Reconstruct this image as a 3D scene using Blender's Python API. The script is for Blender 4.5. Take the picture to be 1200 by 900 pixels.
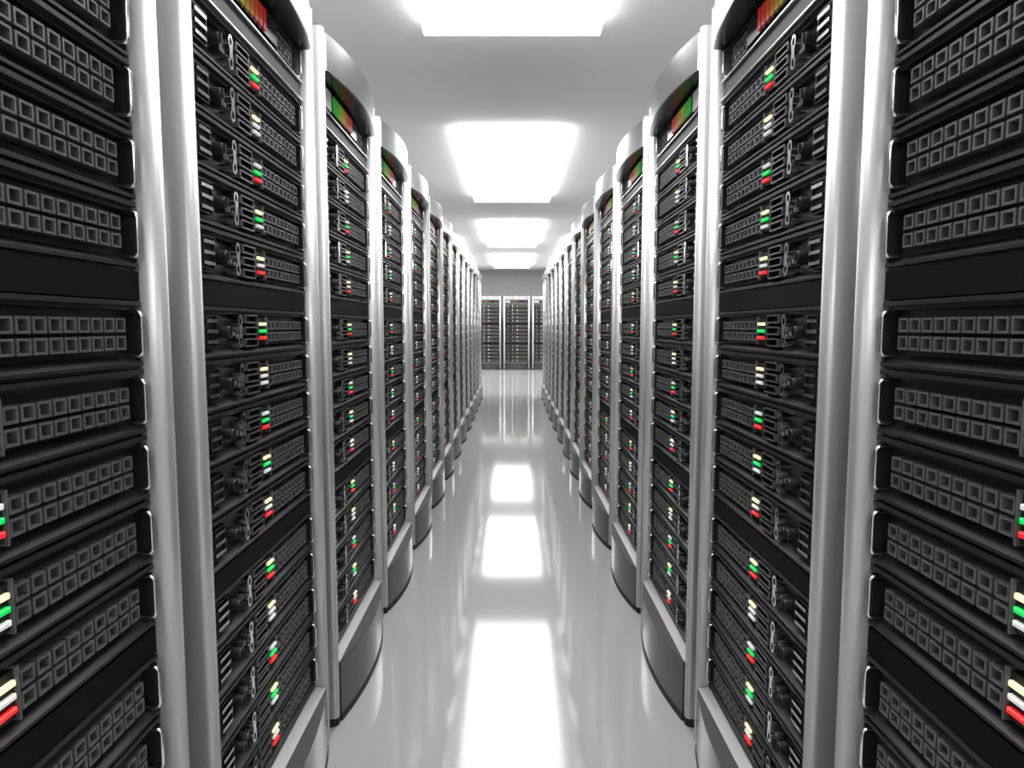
import bpy, math, random
from mathutils import Matrix, Vector

random.seed(7)
for o in list(bpy.data.objects):
    bpy.data.objects.remove(o)
scene = bpy.context.scene
COL = scene.collection

# ------------------------------------------------------------------ camera
EYE = 1.2146
FPX = 780.0
cam_data = bpy.data.cameras.new('camera')
cam_data.sensor_fit = 'HORIZONTAL'
cam_data.sensor_width = 36.0
cam_data.lens = FPX / 1200.0 * 36.0
cam_data.clip_start = 0.02
cam = bpy.data.objects.new('camera', cam_data)
COL.objects.link(cam)
cam.location = (0.0, 0.0, EYE)
cam.rotation_euler = (math.radians(90.0 - 4.98), 0.0, 0.0)
scene.camera = cam

# ------------------------------------------------------------------ world, light level, exposure
world = bpy.data.worlds.new('world')
scene.world = world
world.use_nodes = True
world.node_tree.nodes['Background'].inputs[0].default_value = (0.5, 0.5, 0.5, 1)
world.node_tree.nodes['Background'].inputs[1].default_value = 0.1
scene.view_settings.view_transform = 'Standard'
scene.view_settings.look = 'None'
scene.view_settings.gamma = 1.0
scene.view_settings.use_curve_mapping = False
scene.view_settings.exposure = 0.0
PANEL_EMISSION = 6.0
try:
    scene.cycles.use_denoising = True
    scene.cycles.max_bounces = 10
    scene.cycles.diffuse_bounces = 5
    scene.cycles.glossy_bounces = 6
    scene.cycles.sample_clamp_indirect = 8.0
except Exception:
    pass

# ------------------------------------------------------------------ materials
def material(name, color, metallic=0.0, rough=0.5, spec=0.5, emit=None, estr=0.0, noise=None, bump=None, ior=None):
    m = bpy.data.materials.new(name)
    m.use_nodes = True
    nt = m.node_tree
    b = nt.nodes['Principled BSDF']
    b.inputs['Base Color'].default_value = (*color, 1)
    b.inputs['Metallic'].default_value = metallic
    b.inputs['Roughness'].default_value = rough
    b.inputs['Specular IOR Level'].default_value = spec
    if ior:
        b.inputs['IOR'].default_value = ior
    if emit:
        b.inputs['Emission Color'].default_value = (*emit, 1)
        b.inputs['Emission Strength'].default_value = estr
    if noise:                                   # (scale xyz, amount): faint grain in the colour and the gloss
        sc, amt = noise
        tc = nt.nodes.new('ShaderNodeTexCoord')
        mp = nt.nodes.new('ShaderNodeMapping')
        mp.inputs['Scale'].default_value = sc
        nz = nt.nodes.new('ShaderNodeTexNoise')
        nz.inputs['Scale'].default_value = 1.0
        nz.inputs['Detail'].default_value = 3.0
        nt.links.new(tc.outputs['Object'], mp.inputs['Vector'])
        nt.links.new(mp.outputs['Vector'], nz.inputs['Vector'])
        mr = nt.nodes.new('ShaderNodeMapRange')
        mr.inputs['From Min'].default_value = 0.3
        mr.inputs['From Max'].default_value = 0.7
        mr.inputs['To Min'].default_value = max(0.02, rough - amt)
        mr.inputs['To Max'].default_value = rough + amt
        nt.links.new(nz.outputs['Fac'], mr.inputs['Value'])
        nt.links.new(mr.outputs['Result'], b.inputs['Roughness'])
        if bump:
            bp = nt.nodes.new('ShaderNodeBump')
            bp.inputs['Strength'].default_value = bump
            bp.inputs['Distance'].default_value = 0.001
            nt.links.new(nz.outputs['Fac'], bp.inputs['Height'])
            nt.links.new(bp.outputs['Normal'], b.inputs['Normal'])
    return m

MAT = {}
MAT['satin'] = material('satin_aluminium', (0.70, 0.70, 0.705), 0.5, 0.36)
MAT['chrome'] = material('polished_steel', (0.52, 0.52, 0.525), 1.0, 0.23)
MAT['kick'] = material('steel_dark_reflections', (0.12, 0.12, 0.122), 1.0, 0.2)  # silvery steel, its colour darkened to stand for dark reflections
MAT['side'] = material('grey_enamel', (0.6, 0.6, 0.605), 0.3, 0.42)
MAT['roof'] = material('bounce_white_enamel', (0.78, 0.78, 0.78), 0.0, 0.5)  # unseen rack tops made white to bounce light onto the ceiling
MAT['bright'] = material('bright_chrome', (0.88, 0.88, 0.88), 1.0, 0.14)
MAT['sill'] = material('pale_sill', (0.50, 0.50, 0.50), 0.5, 0.45, noise=((30, 200, 200), 0.05))
MAT['shelf'] = material('dark_grey_shelf', (0.07, 0.07, 0.072), 0.0, 0.5)
MAT['server'] = material('black_powder_coat', (0.021, 0.021, 0.022), 0.0, 0.42, 0.36, noise=((120, 120, 120), 0.05))
MAT['deep'] = material('matt_black', (0.012, 0.012, 0.012), 0.0, 0.55)
MAT['blank'] = material('blank_black', (0.006, 0.006, 0.006), 0.0, 0.6, 0.1)
MAT['gloss_black'] = material('gloss_black', (0.012, 0.012, 0.012), 0.0, 0.22)
MAT['port'] = material('port_grey', (0.14, 0.14, 0.142), 0.2, 0.42)
MAT['slot'] = material('slot_grey', (0.2, 0.2, 0.205), 0.6, 0.35)
MAT['vent'] = material('vent_metal', (0.55, 0.55, 0.55), 1.0, 0.15)
MAT['header'] = material('header_grey', (0.055, 0.055, 0.056), 0.1, 0.45, 0.3)
MAT['trim'] = material('trim_metal', (0.85, 0.85, 0.85), 0.9, 0.25)
MAT['rubber'] = material('black_rubber', (0.01, 0.01, 0.01), 0.0, 0.6)
MAT['led_white'] = material('led_white', (0.8, 0.8, 0.8), 0.0, 0.35, emit=(1, 1, 1), estr=0.27)
MAT['led_yellow'] = material('led_yellow', (0.8, 0.78, 0.4), 0.0, 0.4, emit=(1.0, 0.96, 0.55), estr=0.8)
MAT['led_green'] = material('led_green', (0.0, 0.3, 0.06), 0.0, 0.4, emit=(0.0, 0.85, 0.12), estr=0.75)
MAT['led_red'] = material('led_red', (0.4, 0.01, 0.01), 0.0, 0.4, emit=(1.0, 0.02, 0.02), estr=0.85)
MAT['label'] = material('pale_plate', (0.6, 0.6, 0.6), 0.0, 0.4)
BARCOL = [(0.01, 0.40, 0.03), (0.02, 0.42, 0.02), (0.07, 0.40, 0.01), (0.20, 0.38, 0.01), (0.34, 0.32, 0.01),
          (0.42, 0.24, 0.01), (0.45, 0.14, 0.01), (0.48, 0.07, 0.01), (0.52, 0.025, 0.01), (0.55, 0.01, 0.01)]
for i, c in enumerate(BARCOL):
    MAT['bar%d' % i] = material('level_bar_%d' % i, tuple(0.3 * x for x in c), 0.0, 0.35, emit=c, estr=0.38)
MAT['floor'] = material('glossy_floor', (0.46, 0.46, 0.46), 0.0, 0.072, ior=1.72, noise=((0.7, 0.7, 0.7), 0.012))
MAT['ceiling'] = material('ceiling_paint', (0.62, 0.62, 0.62), 0.0, 0.8, noise=((3, 3, 3), 0.05))
MAT['wall'] = material('wall_paint', (0.42, 0.42, 0.42), 0.0, 0.8, noise=((3, 3, 3), 0.05))
MAT['lamp'] = material('lamp_diffuser', (0.9, 0.9, 0.9), 0.0, 0.5, emit=(1, 1, 1), estr=PANEL_EMISSION)
MAT['white'] = material('white_metal', (0.85, 0.85, 0.85), 0.0, 0.4)

# ------------------------------------------------------------------ geometry builder
class Geo:
    """local frame: x along the rack's width, y = -v (front looks towards -y), z up"""
    def __init__(self):
        self.v, self.f, self.m, self.s = [], [], [], []
    def add(self, verts, faces, mat, smooth=False):
        n = len(self.v)
        self.v += [tuple(p) for p in verts]
        for q in faces:
            self.f.append(tuple(i + n for i in q)); self.m.append(mat); self.s.append(smooth)
        return self
    def box(self, x0, x1, y0, y1, z0, z1, mat):
        vs = [(x0, y0, z0), (x1, y0, z0), (x1, y1, z0), (x0, y1, z0), (x0, y0, z1), (x1, y0, z1), (x1, y1, z1), (x0, y1, z1)]
        return self.add(vs, [(3, 2, 1, 0), (4, 5, 6, 7), (0, 1, 5, 4), (1, 2, 6, 5), (2, 3, 7, 6), (3, 0, 4, 7)], mat)
    def extrude_z(self, pts, z0, z1, mat, smooth=False, capmat=None):
        """pts: counter-clockwise (x, y) seen from above"""
        n = len(pts)
        vs = [(x, y, z0) for x, y in pts] + [(x, y, z1) for x, y in pts]
        self.add(vs, [(i, (i + 1) % n, n + (i + 1) % n, n + i) for i in range(n)], mat, smooth)
        k = len(self.v) - 2 * n
        for q in (tuple(k + i for i in reversed(range(n))), tuple(k + n + i for i in range(n))):
            self.f.append(q); self.m.append(capmat or mat); self.s.append(False)
        return self
    def extrude_x(self, pts, x0, x1, mat):
        """pts: (y, z), counter-clockwise seen from +x"""
        n = len(pts)
        vs = [(x0, y, z) for y, z in pts] + [(x1, y, z) for y, z in pts]
        fs = [(i, (i + 1) % n, n + (i + 1) % n, n + i) for i in range(n)]
        fs = [tuple(reversed(q)) for q in fs]
        fs = [q[::-1] for q in fs]
        self.add(vs, fs, mat)
        k = len(self.v) - 2 * n
        for q in (tuple(k + i for i in reversed(range(n))), tuple(k + n + i for i in range(n))):
            self.f.append(q); self.m.append(mat); self.s.append(False)
        return self
    def tube(self, path, r, mat, n=8):
        P = [Vector(p) for p in path]
        rings = []
        ref = Vector((1, 0, 0))
        for i, p in enumerate(P):
            t = (P[min(i + 1, len(P) - 1)] - P[max(i - 1, 0)]).normalized()
            a = ref - t * ref.dot(t)
            if a.length < 1e-4:
                a = Vector((0, 0, 1)) - t * t.z
            a.normalize(); b = t.cross(a)
            rings.append([p + r * (math.cos(2 * math.pi * k / n) * a + math.sin(2 * math.pi * k / n) * b) for k in range(n)])
        vs = [tuple(q) for ring in rings for q in ring]
        fs = []
        for i in range(len(P) - 1):
            for k in range(n):
                fs.append((i * n + k, i * n + (k + 1) % n, (i + 1) * n + (k + 1) % n, (i + 1) * n + k))
        self.add(vs, fs, mat, True)
        m0 = len(self.v) - len(vs)
        self.f.append(tuple(m0 + k for k in reversed(range(n)))); self.m.append(mat); self.s.append(False)
        self.f.append(tuple(m0 + (len(P) - 1) * n + k for k in range(n))); self.m.append(mat); self.s.append(False)
        return self
    def frame(self, x0, x1, z0, z1, yf, yb, t, mat, inner=None, depth=None):
        """hollow rectangular sleeve: outer walls, front rim, inner walls and a floor inside"""
        yi = yb if depth is None else yf + depth
        o = [(x0, z0), (x1, z0), (x1, z1), (x0, z1)]
        i_ = [(x0 + t, z0 + t), (x1 - t, z0 + t), (x1 - t, z1 - t), (x0 + t, z1 - t)]
        vs = [(x, yb, z) for x, z in o] + [(x, yf, z) for x, z in o] + [(x, yf, z) for x, z in i_] + [(x, yi, z) for x, z in i_]
        for k in range(4):
            j = (k + 1) % 4
            self.add([vs[k], vs[j], vs[4 + j], vs[4 + k]], [(0, 1, 2, 3)], mat)
            self.add([vs[4 + k], vs[4 + j], vs[8 + j], vs[8 + k]], [(0, 1, 2, 3)], mat)
            self.add([vs[8 + k], vs[8 + j], vs[12 + j], vs[12 + k]], [(0, 1, 2, 3)], inner or mat)
        self.add(vs[12:16], [(0, 1, 2, 3)], inner or mat)
        return self
    def merge(self, g, mtx):
        n = len(self.v)
        self.v += [tuple(mtx @ Vector(p)) for p in g.v]
        flip = mtx.determinant() < 0
        for q, m, s in zip(g.f, g.m, g.s):
            q = tuple(i + n for i in q)
            self.f.append(q[::-1] if flip else q); self.m.append(m); self.s.append(s)
        return self
    def mesh(self, name, mirror=False):
        me = bpy.data.meshes.new(name)
        if mirror:
            me.from_pydata([(-x, y, z) for x, y, z in self.v], [], [q[::-1] for q in self.f])
        else:
            me.from_pydata(self.v, [], self.f)
        keys = []
        for k in self.m:
            if k not in keys:
                keys.append(k); me.materials.append(MAT[k])
        me.polygons.foreach_set('material_index', [keys.index(k) for k in self.m])
        me.polygons.foreach_set('use_smooth', self.s)
        me.update()
        return me

def link(name, data, parent=None, loc=(0, 0, 0)):
    o = bpy.data.objects.new(name, data)
    COL.objects.link(o)
    o.parent = parent
    o.location = loc
    return o
def tag(o, label, cat, group=None):
    o['label'] = label
    o['category'] = cat
    if group:
        o['group'] = group
    return o

# ------------------------------------------------------------------ the room
X_ROOM, Y0_ROOM, Y1_ROOM, Z_CEIL = 5.0, -4.6, 20.5, 2.88
def structure(name, g):
    o = link(name, g.mesh(name))
    o['kind'] = 'structure'
    return o
structure('floor', Geo().box(-X_ROOM, X_ROOM, Y0_ROOM, Y1_ROOM, -0.1, 0.0, 'floor'))
structure('ceiling', Geo().box(-X_ROOM, X_ROOM, Y0_ROOM, Y1_ROOM, Z_CEIL, Z_CEIL + 0.1, 'ceiling'))
structure('wall_far', Geo().box(-X_ROOM, X_ROOM, Y1_ROOM, Y1_ROOM + 0.1, 0.0, Z_CEIL, 'wall'))
structure('wall_near', Geo().box(-X_ROOM, X_ROOM, Y0_ROOM - 0.1, Y0_ROOM, 0.0, Z_CEIL, 'wall'))
structure('wall_left', Geo().box(-X_ROOM - 0.1, -X_ROOM, Y0_ROOM, Y1_ROOM, 0.0, Z_CEIL, 'wall'))
structure('wall_right', Geo().box(X_ROOM, X_ROOM + 0.1, Y0_ROOM, Y1_ROOM, 0.0, Z_CEIL, 'wall'))

# ------------------------------------------------------------------ ceiling light panels
ORD = ['nearest', 'second-nearest', 'third-nearest', 'fourth-nearest', 'fifth-nearest', 'sixth-nearest', 'seventh-nearest',
       'eighth-nearest', 'ninth-nearest', 'tenth-nearest', 'eleventh-nearest', 'twelfth-nearest', 'thirteenth-nearest', 'farthest']
LW, LL, LZ = 0.96, 3.0, 2.80
g_dif = Geo().box(-LW / 2, LW / 2, -LL / 2, LL / 2, 0.0, 0.03, 'lamp')
g_rod = Geo()
for sx in (-0.3, 0.3):
    for sy in (-1.2, 1.2):
        g_rod.box(sx - 0.008, sx + 0.008, sy - 0.008, sy + 0.008, 0.03, Z_CEIL - LZ, 'white')
me_dif, me_rod = g_dif.mesh('diffuser'), g_rod.mesh('hanger')
def ceiling_light(x, y, label, group):
    e = link('ceiling_light', None, None, (x, y, LZ))
    tag(e, label, 'light', group)
    link('diffuser', me_dif, e)
    link('hanger', me_rod, e)
for k in range(-1, 4):
    yc = 3.80 + 4.92 * k - LL / 2
    if k >= 0:
        ceiling_light(0, yc, 'long white glowing ceiling panel over the aisle, %s of four'
                      % ['nearest', 'second from the camera', 'third from the camera', 'farthest'][k], 'light panels over the aisle')
    else:  # extra panel out of view, added for its light
        ceiling_light(0, yc, 'added unseen long white glowing ceiling panel over the aisle, behind the viewer', 'light panels over the aisle')
    for sx, side in ((-1, 'left'), (1, 'right')):  # side panels added out of view to brighten ceiling and far floor
        ceiling_light(sx * 3.1, yc, 'added unseen long white glowing ceiling panel beyond the %s racks, %s' % (side,
                      ['behind the viewer', 'first in its line', 'second in its line', 'third in its line', 'at the far wall'][k + 1]),
                      'added light panels over the side aisles')

for sx, side in ((-1, 'left'), (1, 'right')):  # unseen panels, added to whiten the floor past the row ends
    for yc, wh in ((3.80 + 4.92 * 3 - LL / 2, 'by the far wall'), (13.85, 'past the row end')):
        ceiling_light(sx * 1.55, yc, 'added unseen white glowing ceiling panel over the cross aisle, %s side, %s' % (side, wh), 'added light panels over the cross aisle')

# ------------------------------------------------------------------ rack frame (origin: bottom centre of the front)
W, HALF, PITCH = 0.72, 0.36, 0.80
Z_TOP, Z_CB, Z_BASE = 2.043, 1.932, 0.191
S, NSRV, GAP, T0 = 0.1008, 15, 0.0443, 1.8004
DEPTH = 0.95
SAG = 0.036
def server_top(i):                 # i from 0 at the top
    return T0 - S * i - GAP * (i // 5)

def post_outline(sign):
    pts = []
    ro, rix, riy, wid = (0.014, 0.020, 0.026, 0.040) if sign < 0 else (0.012, 0.016, 0.028, 0.032)
    prof = [(0.0, 0.075), (0.0, ro)]
    for k in range(1, 7):
        a = math.pi - k / 6 * math.pi / 2
        prof.append((ro + ro * math.cos(a), ro - ro * math.sin(a)))
    for k in range(9):
        a = math.pi / 2 - k / 8 * math.pi / 2
        prof.append((wid - rix + rix * math.cos(a), riy - riy * math.sin(a)))
    prof.append((wid, 0.075))
    pts = [(-HALF + u, y) for u, y in prof]
    if sign > 0:
        pts = [(-x, y) for x, y in reversed(pts)]
    return pts                      # counter-clockwise from above
def arc_outline(back, extra=0.0, n=28):
    x0, x1 = -HALF + 0.040, HALF - 0.032
    pts = [(x1, back), (x0, back)]
    for k in range(n + 1):
        t = k / n
        pts.append((x0 + (x1 - x0) * t, -0.001 - extra - SAG * (1 - (2 * t - 1) ** 2)))
    return pts
def curved_block(back, z0, z1, mat, extra=0.0):
    g = Geo()
    pts = arc_outline(back, extra)
    n = len(pts)
    vs = [(x, y, z0) for x, y in pts] + [(x, y, z1) for x, y in pts]
    for i in range(n):
        j = (i + 1) % n
        g.add([vs[i], vs[j], vs[n + j], vs[n + i]], [(0, 1, 2, 3)], mat)
    g.add(vs[:n], [tuple(reversed(range(n)))], mat)
    g.add(vs[n:], [tuple(range(n))], mat)
    # smooth front as one strip
    h = Geo()
    fr = pts[2:]
    m = len(fr)
    vs = [(x, y, z0) for x, y in fr] + [(x, y, z1) for x, y in fr]
    h.add(vs, [(i, i + 1, m + i + 1, m + i) for i in range(m - 1)], mat, True)
    out = Geo()
    for q, mm, s in zip(g.f, g.m, g.s):
        c = [g.v[i] for i in q]
        ys = [p[1] for p in c]
        if len(q) == 4 and max(ys) < 0.0 and abs(c[0][0] - c[1][0]) > 1e-6:
            continue
        out.add(c, [tuple(range(len(q)))], mm, s)
    out.add(h.v, h.f, mat, True)
    return out

IN2 = HALF - 0.032
IN = HALF - 0.040                  # inner half width between the posts
rack_parts = []
rack_parts.append(('corner_post', Geo().extrude_z(post_outline(-1), 0.03, Z_TOP, 'satin', True)))
rack_parts.append(('corner_post', Geo().extrude_z(post_outline(1), 0.03, Z_TOP, 'satin', True)))
foot = [(-HALF + 0.001 + 0.032 * a, b) for a, b in ((0, 0.07), (0, 0.03), (0.25, 0.012), (0.6, 0.003), (1, 0.003), (1, 0.07))]
rack_parts.append(('foot', Geo().extrude_z(foot, 0.0, 0.03, 'rubber')))
rack_parts.append(('foot', Geo().extrude_z([(-x, y) for x, y in reversed(foot)], 0.0, 0.03, 'rubber')))
rack_parts.append(('side_panel', Geo().box(-HALF, -HALF + 0.02, 0.075, DEPTH, 0.03, Z_TOP - 0.01, 'side')))
rack_parts.append(('side_panel', Geo().box(HALF - 0.02, HALF, 0.075, DEPTH, 0.03, Z_TOP - 0.01, 'side')))
rack_parts.append(('back_panel', Geo().box(-HALF + 0.02, HALF - 0.02, DEPTH - 0.02, DEPTH, 0.03, Z_TOP - 0.01, 'deep')))
rack_parts.append(('roof_panel', Geo().box(-HALF, HALF, 0.075, DEPTH, Z_TOP - 0.01, Z_TOP, 'roof')))
rack_parts.append(('floor_pan', Geo().box(-HALF + 0.02, HALF - 0.02, 0.075, DEPTH - 0.02, 0.0, 0.17, 'deep')))
rack_parts.append(('crown', curved_block(0.074, Z_CB + 0.004, Z_TOP - 0.004, 'chrome')))
rack_parts.append(('crown_soffit', curved_block(0.074, Z_CB, Z_CB + 0.004, 'gloss_black', -0.001)))
rack_parts.append(('kick_plate', curved_block(0.074, 0.022, Z_BASE - 0.003, 'kick')))
rack_parts.append(('toe_strip', curved_block(0.074, 0.0, 0.022, 'rubber', 0.001)))
g = curved_block(0.0, Z_BASE - 0.003, Z_BASE, 'shelf')
rack_parts.append(('shelf', g))
rack_parts.append(('sill', Geo().extrude_x([(0.001, Z_BASE - 0.004), (0.001, Z_BASE + 0.001), (0.030, Z_BASE + 0.006), (0.07, Z_BASE + 0.006), (0.07, Z_BASE - 0.004)][::-1], -IN, IN2, 'sill')))
for zb in (T0 - 5 * S - GAP, T0 - 10 * S - 2 * GAP):
    rack_parts.append(('blanking_panel', Geo().box(-IN, IN2, 0.032, 0.05, zb + 0.001, zb + GAP - 0.001, 'blank')))
rack_parts.append(('header_panel', Geo().box(-IN, IN2, 0.030, 0.05, T0 + 0.0065, T0 + 0.043, 'header')))
for zb in (T0 + 0.001, T0 + 0.047):
    rack_parts.append(('trim_strip', Geo().extrude_x([(0.022, zb), (0.022, zb + 0.003), (0.03, zb + 0.005), (0.05, zb + 0.005), (0.05, zb)][::-1], -IN, IN2, 'trim')))

# ------------------------------------------------------------------ server front (origin: bottom centre of its front, rail plane y = 0)
SH = S - 0.0012
FT = lambda d: SH - d               # height from the distance below the server's top
U = lambda u: u - HALF
YR = 0.053                          # recess plane
def g_chassis(x0=0.042, x1=0.686):
    prof = [(0.030, FT(0.0)), (0.030, FT(0.0065)), (0.040, FT(0.0075)), (0.040, FT(0.0125)), (YR, FT(0.0135)),
            (YR, FT(0.0790)), (0.034, FT(0.0885)), (0.030, FT(0.0905)), (0.030, FT(0.0950)), (0.038, FT(0.0965)), (0.038, 0.0), (0.62, 0.0), (0.62, FT(0.0))]
    g = Geo().extrude_x(prof[::-1], U(x0), U(x1), 'server')
    for a, b in ((x0, x0 + 0.004), (x1 - 0.004, x1)):       # end cheeks closing the recess
        g.box(U(a), U(b), 0.0315, YR + 0.002, FT(0.088), FT(0.0135), 'server')
    return g
def g_handle():
    zt, zb, yb, yf, r = FT(0.0155), FT(0.0800), YR + 0.004, 0.0225, 0.008
    path = [(0, yb, zt)]
    for k in range(5):
        a = k / 4 * math.pi / 2
        path.append((0, yf + r - r * math.sin(a), zt - r + r * math.cos(a)))
    for k in range(5):
        a = k / 4 * math.pi / 2
        path.append((0, yf + r - r * math.cos(a), zb + r - r * math.sin(a)))
    path.append((0, yb, zb))
    return Geo().tube(path, 0.0031, 'bright', 8)
def g_port():
    g = Geo()
    g.frame(-0.0113, 0.0113, -0.010, 0.010, 0.033, YR, 0.0032, 'port', 'port', 0.014)
    g.box(-0.0045, 0.0045, 0.041, 0.0468, 0.0015, 0.0067, 'deep')
    return g
PORT_X = [0.4195 + 0.0273 * i for i in range(9)]
PORT_Z = [FT(0.035), FT(0.0605)]
def g_port_grid():
    g = Geo(); p = g_port()
    for x in PORT_X:
        for z in PORT_Z:
            g.merge(p, Matrix.Translation((U(x), 0, z)))
    return g
def g_led(mat):
    g = Geo()
    w, h = 0.0165, 0.0034
    vs = []
    for y, sx, sz in ((YR - 0.004, 1, 1), (0.032, 1, 1), (0.030, 0.9, 0.6)):
        vs += [(-w * sx, y, -h * sz), (w * sx, y, -h * sz), (w * sx, y, h * sz), (-w * sx, y, h * sz)]
    for r in range(2):
        for k in range(4):
            j = (k + 1) % 4
            g.add([vs[r * 4 + k], vs[r * 4 + j], vs[r * 4 + 4 + j], vs[r * 4 + 4 + k]], [(0, 1, 2, 3)], mat)
    g.add(vs[8:12], [(0, 1, 2, 3)], mat)
    return g
LED_Z = [FT(0.032), FT(0.0475), FT(0.063)]
LED_X = 0.382
def g_led_plate():
    return Geo().box(U(0.347), U(0.4015), 0.036, YR, FT(0.074), FT(0.018), 'deep').box(U(0.4015), U(0.4045), 0.031, YR, FT(0.078), FT(0.0145), 'port')
def g_slot():
    g = Geo().frame(-0.033, 0.033, -0.0088, 0.0088, 0.030, YR, 0.0030, 'slot', 'deep', 0.012)
    return g
SLOT_Z = [FT(0.0215), FT(0.0465), FT(0.0715)]
def g_vent_bar():
    return Geo().box(-0.0225, 0.0225, 0.030, YR, -0.0032, 0.0032, 'vent')
VENT_Z = [FT(0.027), FT(0.0465), FT(0.066)]
def g_vent_plate():
    return Geo().frame(U(0.097), U(0.152), FT(0.076), FT(0.016), 0.033, YR, 0.002, 'server', 'deep', 0.006)
def g_latch():
    """tall chrome clip: two rings joined by a waist"""
    g = Geo()
    n = 14
    for s in (-1, 1):
        zc = FT(0.0465) + s * 0.0205
        ro, ri, st = 0.0105, 0.0058, 1.25
        o = [(ro * math.cos(2 * math.pi * k / n), st * ro * math.sin(2 * math.pi * k / n)) for k in range(n)]
        i_ = [(ri * math.cos(2 * math.pi * k / n), st * 1.05 * ri * math.sin(2 * math.pi * k / n)) for k in range(n)]
        vs = [(x, YR, zc + z) for x, z in o] + [(x, 0.0285, zc + z) for x, z in o] + [(x, 0.0285, zc + z) for x, z in i_] + [(x, YR, zc + z) for x, z in i_]
        for k in range(n):
            j = (k + 1) % n
            g.add([vs[k], vs[j], vs[n + j], vs[n + k]], [(0, 1, 2, 3)], 'bright', False)
            g.add([vs[n + k], vs[n + j], vs[2 * n + j], vs[2 * n + k]], [(0, 1, 2, 3)], 'bright')
            g.add([vs[2 * n + k], vs[2 * n + j], vs[3 * n + j], vs[3 * n + k]], [(0, 1, 2, 3)], 'bright')
    zc = FT(0.0465)
    wp = [(-0.0088, -0.0115), (0.0088, -0.0115), (0.0062, 0.0), (0.0088, 0.0115), (-0.0088, 0.0115), (-0.0062, 0.0)]
    n = 6
    vs = [(x, YR, zc + z) for x, z in wp] + [(x, 0.028, zc + z) for x, z in wp]
    for k in range(n):
        j = (k + 1) % n
        g.add([vs[k], vs[j], vs[n + j], vs[n + k]], [(0, 1, 2, 3)], 'bright')
    g.add(vs[n:], [tuple(range(n))], 'bright')
    return g
LATCH_X = 0.248
def g_knob():
    """stepped black knob: collar, body and grip rib"""
    g = Geo()
    n = 14
    rings = [(YR, 0.015), (0.045, 0.015), (0.045, 0.0115), (0.023, 0.0105), (0.020, 0.009)]
    vs = []
    for y, r in rings:
        vs += [(r * math.cos(2 * math.pi * k / n), y, r * math.sin(2 * math.pi * k / n)) for k in range(n)]
    for a in range(len(rings) - 1):
        for k in range(n):
            j = (k + 1) % n
            g.add([vs[a * n + k], vs[a * n + j], vs[(a + 1) * n + j], vs[(a + 1) * n + k]], [(0, 1, 2, 3)], 'deep')
    g.add(vs[-n:], [tuple(range(n))], 'deep')
    g.box(-0.002, 0.002, 0.017, 0.025, -0.009, 0.009, 'deep')
    return g
def g_hinge():
    return Geo().box(0.202, 0.216, 0.032, YR, -0.008, 0.008, 'deep').box(0.216, 0.236, 0.036, YR, -0.004, 0.004, 'port')
KNOB_X = 0.180
SEQ = ['YGR', 'YWW', 'WGR', 'YGW', 'YWR']
LEDMAT = {'Y': 'led_yellow', 'G': 'led_green', 'R': 'led_red', 'W': 'led_white'}
LEDWORD = {'Y': 'yellow', 'G': 'green', 'R': 'red', 'W': 'white'}

def g_hinge_c():
    return Geo().merge(g_hinge(), Matrix.Translation((-HALF, 0, FT(0.052))))
def g_leds(seq):
    g = Geo()
    for c, z in zip(seq, LED_Z):
        g.merge(g_led(LEDMAT[c]), Matrix.Translation((U(LED_X), 0, z)))
    return g
def g_slots():
    g = Geo()
    for z in SLOT_Z:
        g.merge(g_slot(), Matrix.Translation((U(0.311), 0, z)))
    return g
def g_vents():
    g = Geo()
    for z in VENT_Z:
        g.merge(g_vent_bar(), Matrix.Translation((U(0.1245), 0, z)))
    return g

CACHE = {}
def mesh(key, fn, mirror):
    k = (key, mirror)
    if k not in CACHE:
        CACHE[k] = fn().mesh(key, mirror)
    return CACHE[k]

HX = (0.673, 0.047)
def build_server(e, seq, level, mir):
    sg = -1 if mir else 1
    def P(name, key, fn, u=None, z=0.0, under=None):
        loc = (sg * U(u), 0, z) if u is not None else (0, 0, z)
        return link(name, mesh(key, fn, mir), under or e, loc)
    P('chassis', 'chassis', g_chassis)
    for hx in HX:
        P('handle', 'handle', g_handle, hx)['label'] = 'chrome pull handle'
    P('latch', 'latch', g_latch, LATCH_X)
    lp = P('light_plate', 'light_plate', g_led_plate)
    vp = P('vent_plate', 'vent_plate', g_vent_plate)
    if level <= 1:
        for c, z in zip(seq, LED_Z):
            P('indicator_light', LEDMAT[c], lambda c=c: g_led(LEDMAT[c]), LED_X, z, lp)['label'] = LEDWORD[c] + ' indicator light'
        P('knob', 'knob', g_knob, KNOB_X, FT(0.047))
        P('hinge', 'hinge', g_hinge_c)
    else:
        P('indicator_lights', 'leds' + seq, lambda: g_leds(seq), under=lp)
    if level == 0:
        for z in SLOT_Z:
            P('drive_slot', 'drive_slot', g_slot, 0.311, z)
        for z in VENT_Z:
            P('vent_bar', 'vent_bar', g_vent_bar, 0.1245, z, vp)
    else:
        P('drive_slots', 'drive_slots', g_slots)
        P('vent_bars', 'vent_bars', g_vents, under=vp)
def add_ports(e, single, mir):
    sg = -1 if mir else 1
    if single:
        for x in PORT_X:
            for z in PORT_Z:
                link('port', mesh('port', g_port, mir), e, (sg * U(x), 0, z))
    else:
        o = link('port_grid', mesh('port_grid', g_port_grid, mir), e)
        o['kind'] = 'stuff'
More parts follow.
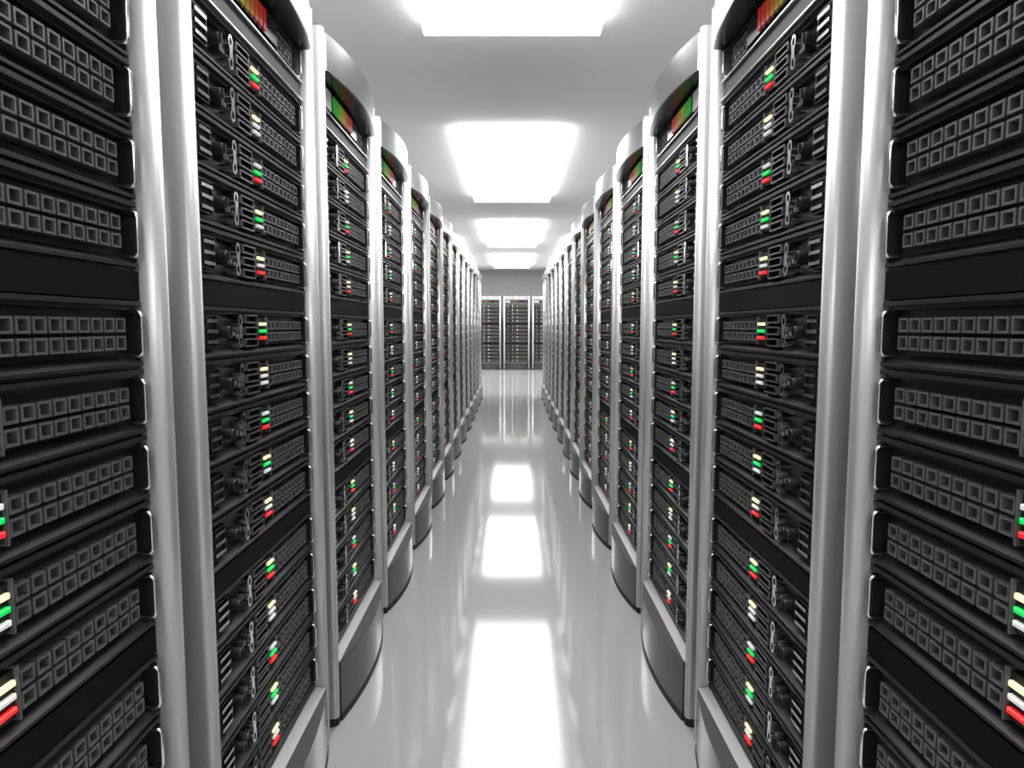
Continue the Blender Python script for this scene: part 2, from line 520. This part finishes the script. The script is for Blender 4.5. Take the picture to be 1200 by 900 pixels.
def server_geo(seq):
    g = g_chassis()
    for hx in HX:
        g.merge(g_handle(), Matrix.Translation((U(hx), 0, 0)))
    g.merge(g_leds(seq), Matrix.Identity(4)).merge(g_led_plate(), Matrix.Identity(4))
    g.merge(g_latch(), Matrix.Translation((U(LATCH_X), 0, 0)))
    g.merge(g_slots(), Matrix.Identity(4)).merge(g_vents(), Matrix.Identity(4))
    for z in PORT_Z:                # two rows of sleeves
        for x in PORT_X:
            g.frame(U(x) - 0.0113, U(x) + 0.0113, z - 0.01, z + 0.01, 0.033, YR, 0.0032, 'port', 'port', 0.014)
    return g

# ------------------------------------------------------------------ status display at the top of each rack (origin: its bottom)
DH = Z_CB - (T0 + 0.0528) - 0.002
def g_display_body():
    prof = [(0.030, DH), (0.030, DH - 0.004), (YR, DH - 0.006), (YR, 0.012), (0.034, 0.007), (0.030, 0.006), (0.030, 0.0), (0.6, 0.0), (0.6, DH)]
    return Geo().extrude_x(prof[::-1], U(0.042), U(0.686), 'server')
def g_screen():
    return Geo().box(U(0.188), U(0.510), 0.026, YR, 0.013, DH - 0.008, 'gloss_black')
def g_bar(i):
    return Geo().box(-0.0085, 0.0085, 0.022, 0.026, 0.017, DH - 0.014, 'bar%d' % i)
def g_bars():
    g = Geo()
    for i in range(10):
        g.merge(g_bar(i), Matrix.Translation((U(0.206 + 0.0242 * i), 0, 0)))
    return g
def g_plate():
    return Geo().box(U(0.062), U(0.184), 0.026, YR, 0.014, DH - 0.010, 'label')
def g_dgrid():
    g = Geo()
    for i in range(4):
        for z in (0.026, 0.051):
            g.merge(g_port(), Matrix.Translation((U(0.545 + 0.0262 * i), 0, z)))
    return g
def g_dhandle():
    zt, zb, yb, yf, r = DH - 0.004, 0.008, YR + 0.004, 0.0225, 0.008
    path = [(0, yb, zt)]
    for k in range(5):
        a = k / 4 * math.pi / 2
        path.append((0, yf + r - r * math.sin(a), zt - r + r * math.cos(a)))
    for k in range(5):
        a = k / 4 * math.pi / 2
        path.append((0, yf + r - r * math.cos(a), zb + r - r * math.sin(a)))
    path.append((0, yb, zb))
    return Geo().tube(path, 0.0031, 'bright', 8)
def build_display(e, single, mir):
    sg = -1 if mir else 1
    link('chassis', mesh('display_chassis', g_display_body, mir), e)
    sc = link('screen', mesh('screen', g_screen, mir), e)
    link('pale_plate', mesh('pale_plate', g_plate, mir), e)
    link('port_grid', mesh('display_grid', g_dgrid, mir), e)['kind'] = 'stuff'
    for hx in HX:
        link('handle', mesh('display_handle', g_dhandle, mir), e, (sg * U(hx), 0, 0))
    if single:
        for i in range(10):
            link('level_bar', mesh('bar%d' % i, lambda i=i: g_bar(i), mir), sc, (sg * U(0.206 + 0.0242 * i), 0, 0))
    else:
        link('level_bars', mesh('bars', g_bars, mir), sc)

# ------------------------------------------------------------------ placing
A = 0.5259
Y_FIRST = 0.317
NTH = ['top', 'second', 'third', 'fourth', 'fifth', 'sixth', 'seventh', 'eighth', 'ninth', 'tenth', 'eleventh', 'twelfth',
       'thirteenth', 'fourteenth', 'bottom']
stuff = Geo()
stuff_geo = {}
def frame_matrix(side, k):
    if side == 'left':
        return Vector((-A, Y_FIRST + PITCH * k + HALF, 0)), math.radians(90), False
    if side == 'right':
        return Vector((A, Y_FIRST + PITCH * k + HALF, 0)), math.radians(-90), True
    return Vector((0.126 + PITCH * k, 18.6, 0)), 0.0, False

def place_rack(side, k, level, where):
    loc, rot, mir = frame_matrix(side, k)
    def empty(name, z, label, cat, group):
        e = link(name, None, None, loc + Vector((0, 0, z)))
        e.rotation_euler = (0, 0, rot)
        e.empty_display_size = 0.1
        return tag(e, label, cat, group)
    e = empty('server_rack', 0, 'silver-framed server rack with bowed chrome crown and base, ' + where, 'server rack', 'server racks')
    for i, (name, g) in enumerate(rack_parts):
        link(name, mesh('rack%d_%s' % (i, name), lambda g=g: g, mir), e)
    d = empty('status_display', T0 + 0.0528, 'display unit with green-to-red level bars under the crown, ' + where, 'display', 'status displays')
    build_display(d, level == 0, mir)
    for i in range(NSRV):
        seq = SEQ[i % 5]
        z = server_top(i) - S
        if level >= 3:
            if seq not in stuff_geo:
                stuff_geo[seq] = server_geo(seq)
            m = Matrix.Translation(loc + Vector((0, 0, z))) @ Matrix.Rotation(rot, 4, 'Z')
            if mir:
                m = m @ Matrix.Diagonal((-1, 1, 1, 1))
            stuff.merge(stuff_geo[seq], m)
            continue
        lights = '-'.join(LEDWORD[c] for c in seq)
        pos = {0: 'topmost', 14: 'lowest'}.get(i, NTH[i] + ' from top')
        s = empty('rack_server', z, 'black server, lights %s, %s, %s' % (lights, pos, where), 'server', 'servers mounted in the racks')
        build_server(s, seq, level, mir)
        add_ports(s, level == 0 and k == 0, mir)

for side in ('left', 'right'):
    for k in range(14):
        level = 0 if k < 2 else 1 if k < 4 else 2 if k < 8 else 3
        place_rack(side, k, level, '%s rack on the %s' % (ORD[k], side))
for k, w in ((-1, 'left'), (0, 'middle'), (1, 'right')):
    place_rack('back', k, 2, '%s rack at the far wall' % w)
for k in (-2, 2):
    place_rack('back', k, 3, 'outer %s rack at the far wall' % ('left' if k < 0 else 'right'))
o = link('rack_servers', stuff.mesh('rack_servers'))
tag(o, 'black servers filling the most distant racks of both rows', 'servers')
o['kind'] = 'stuff'
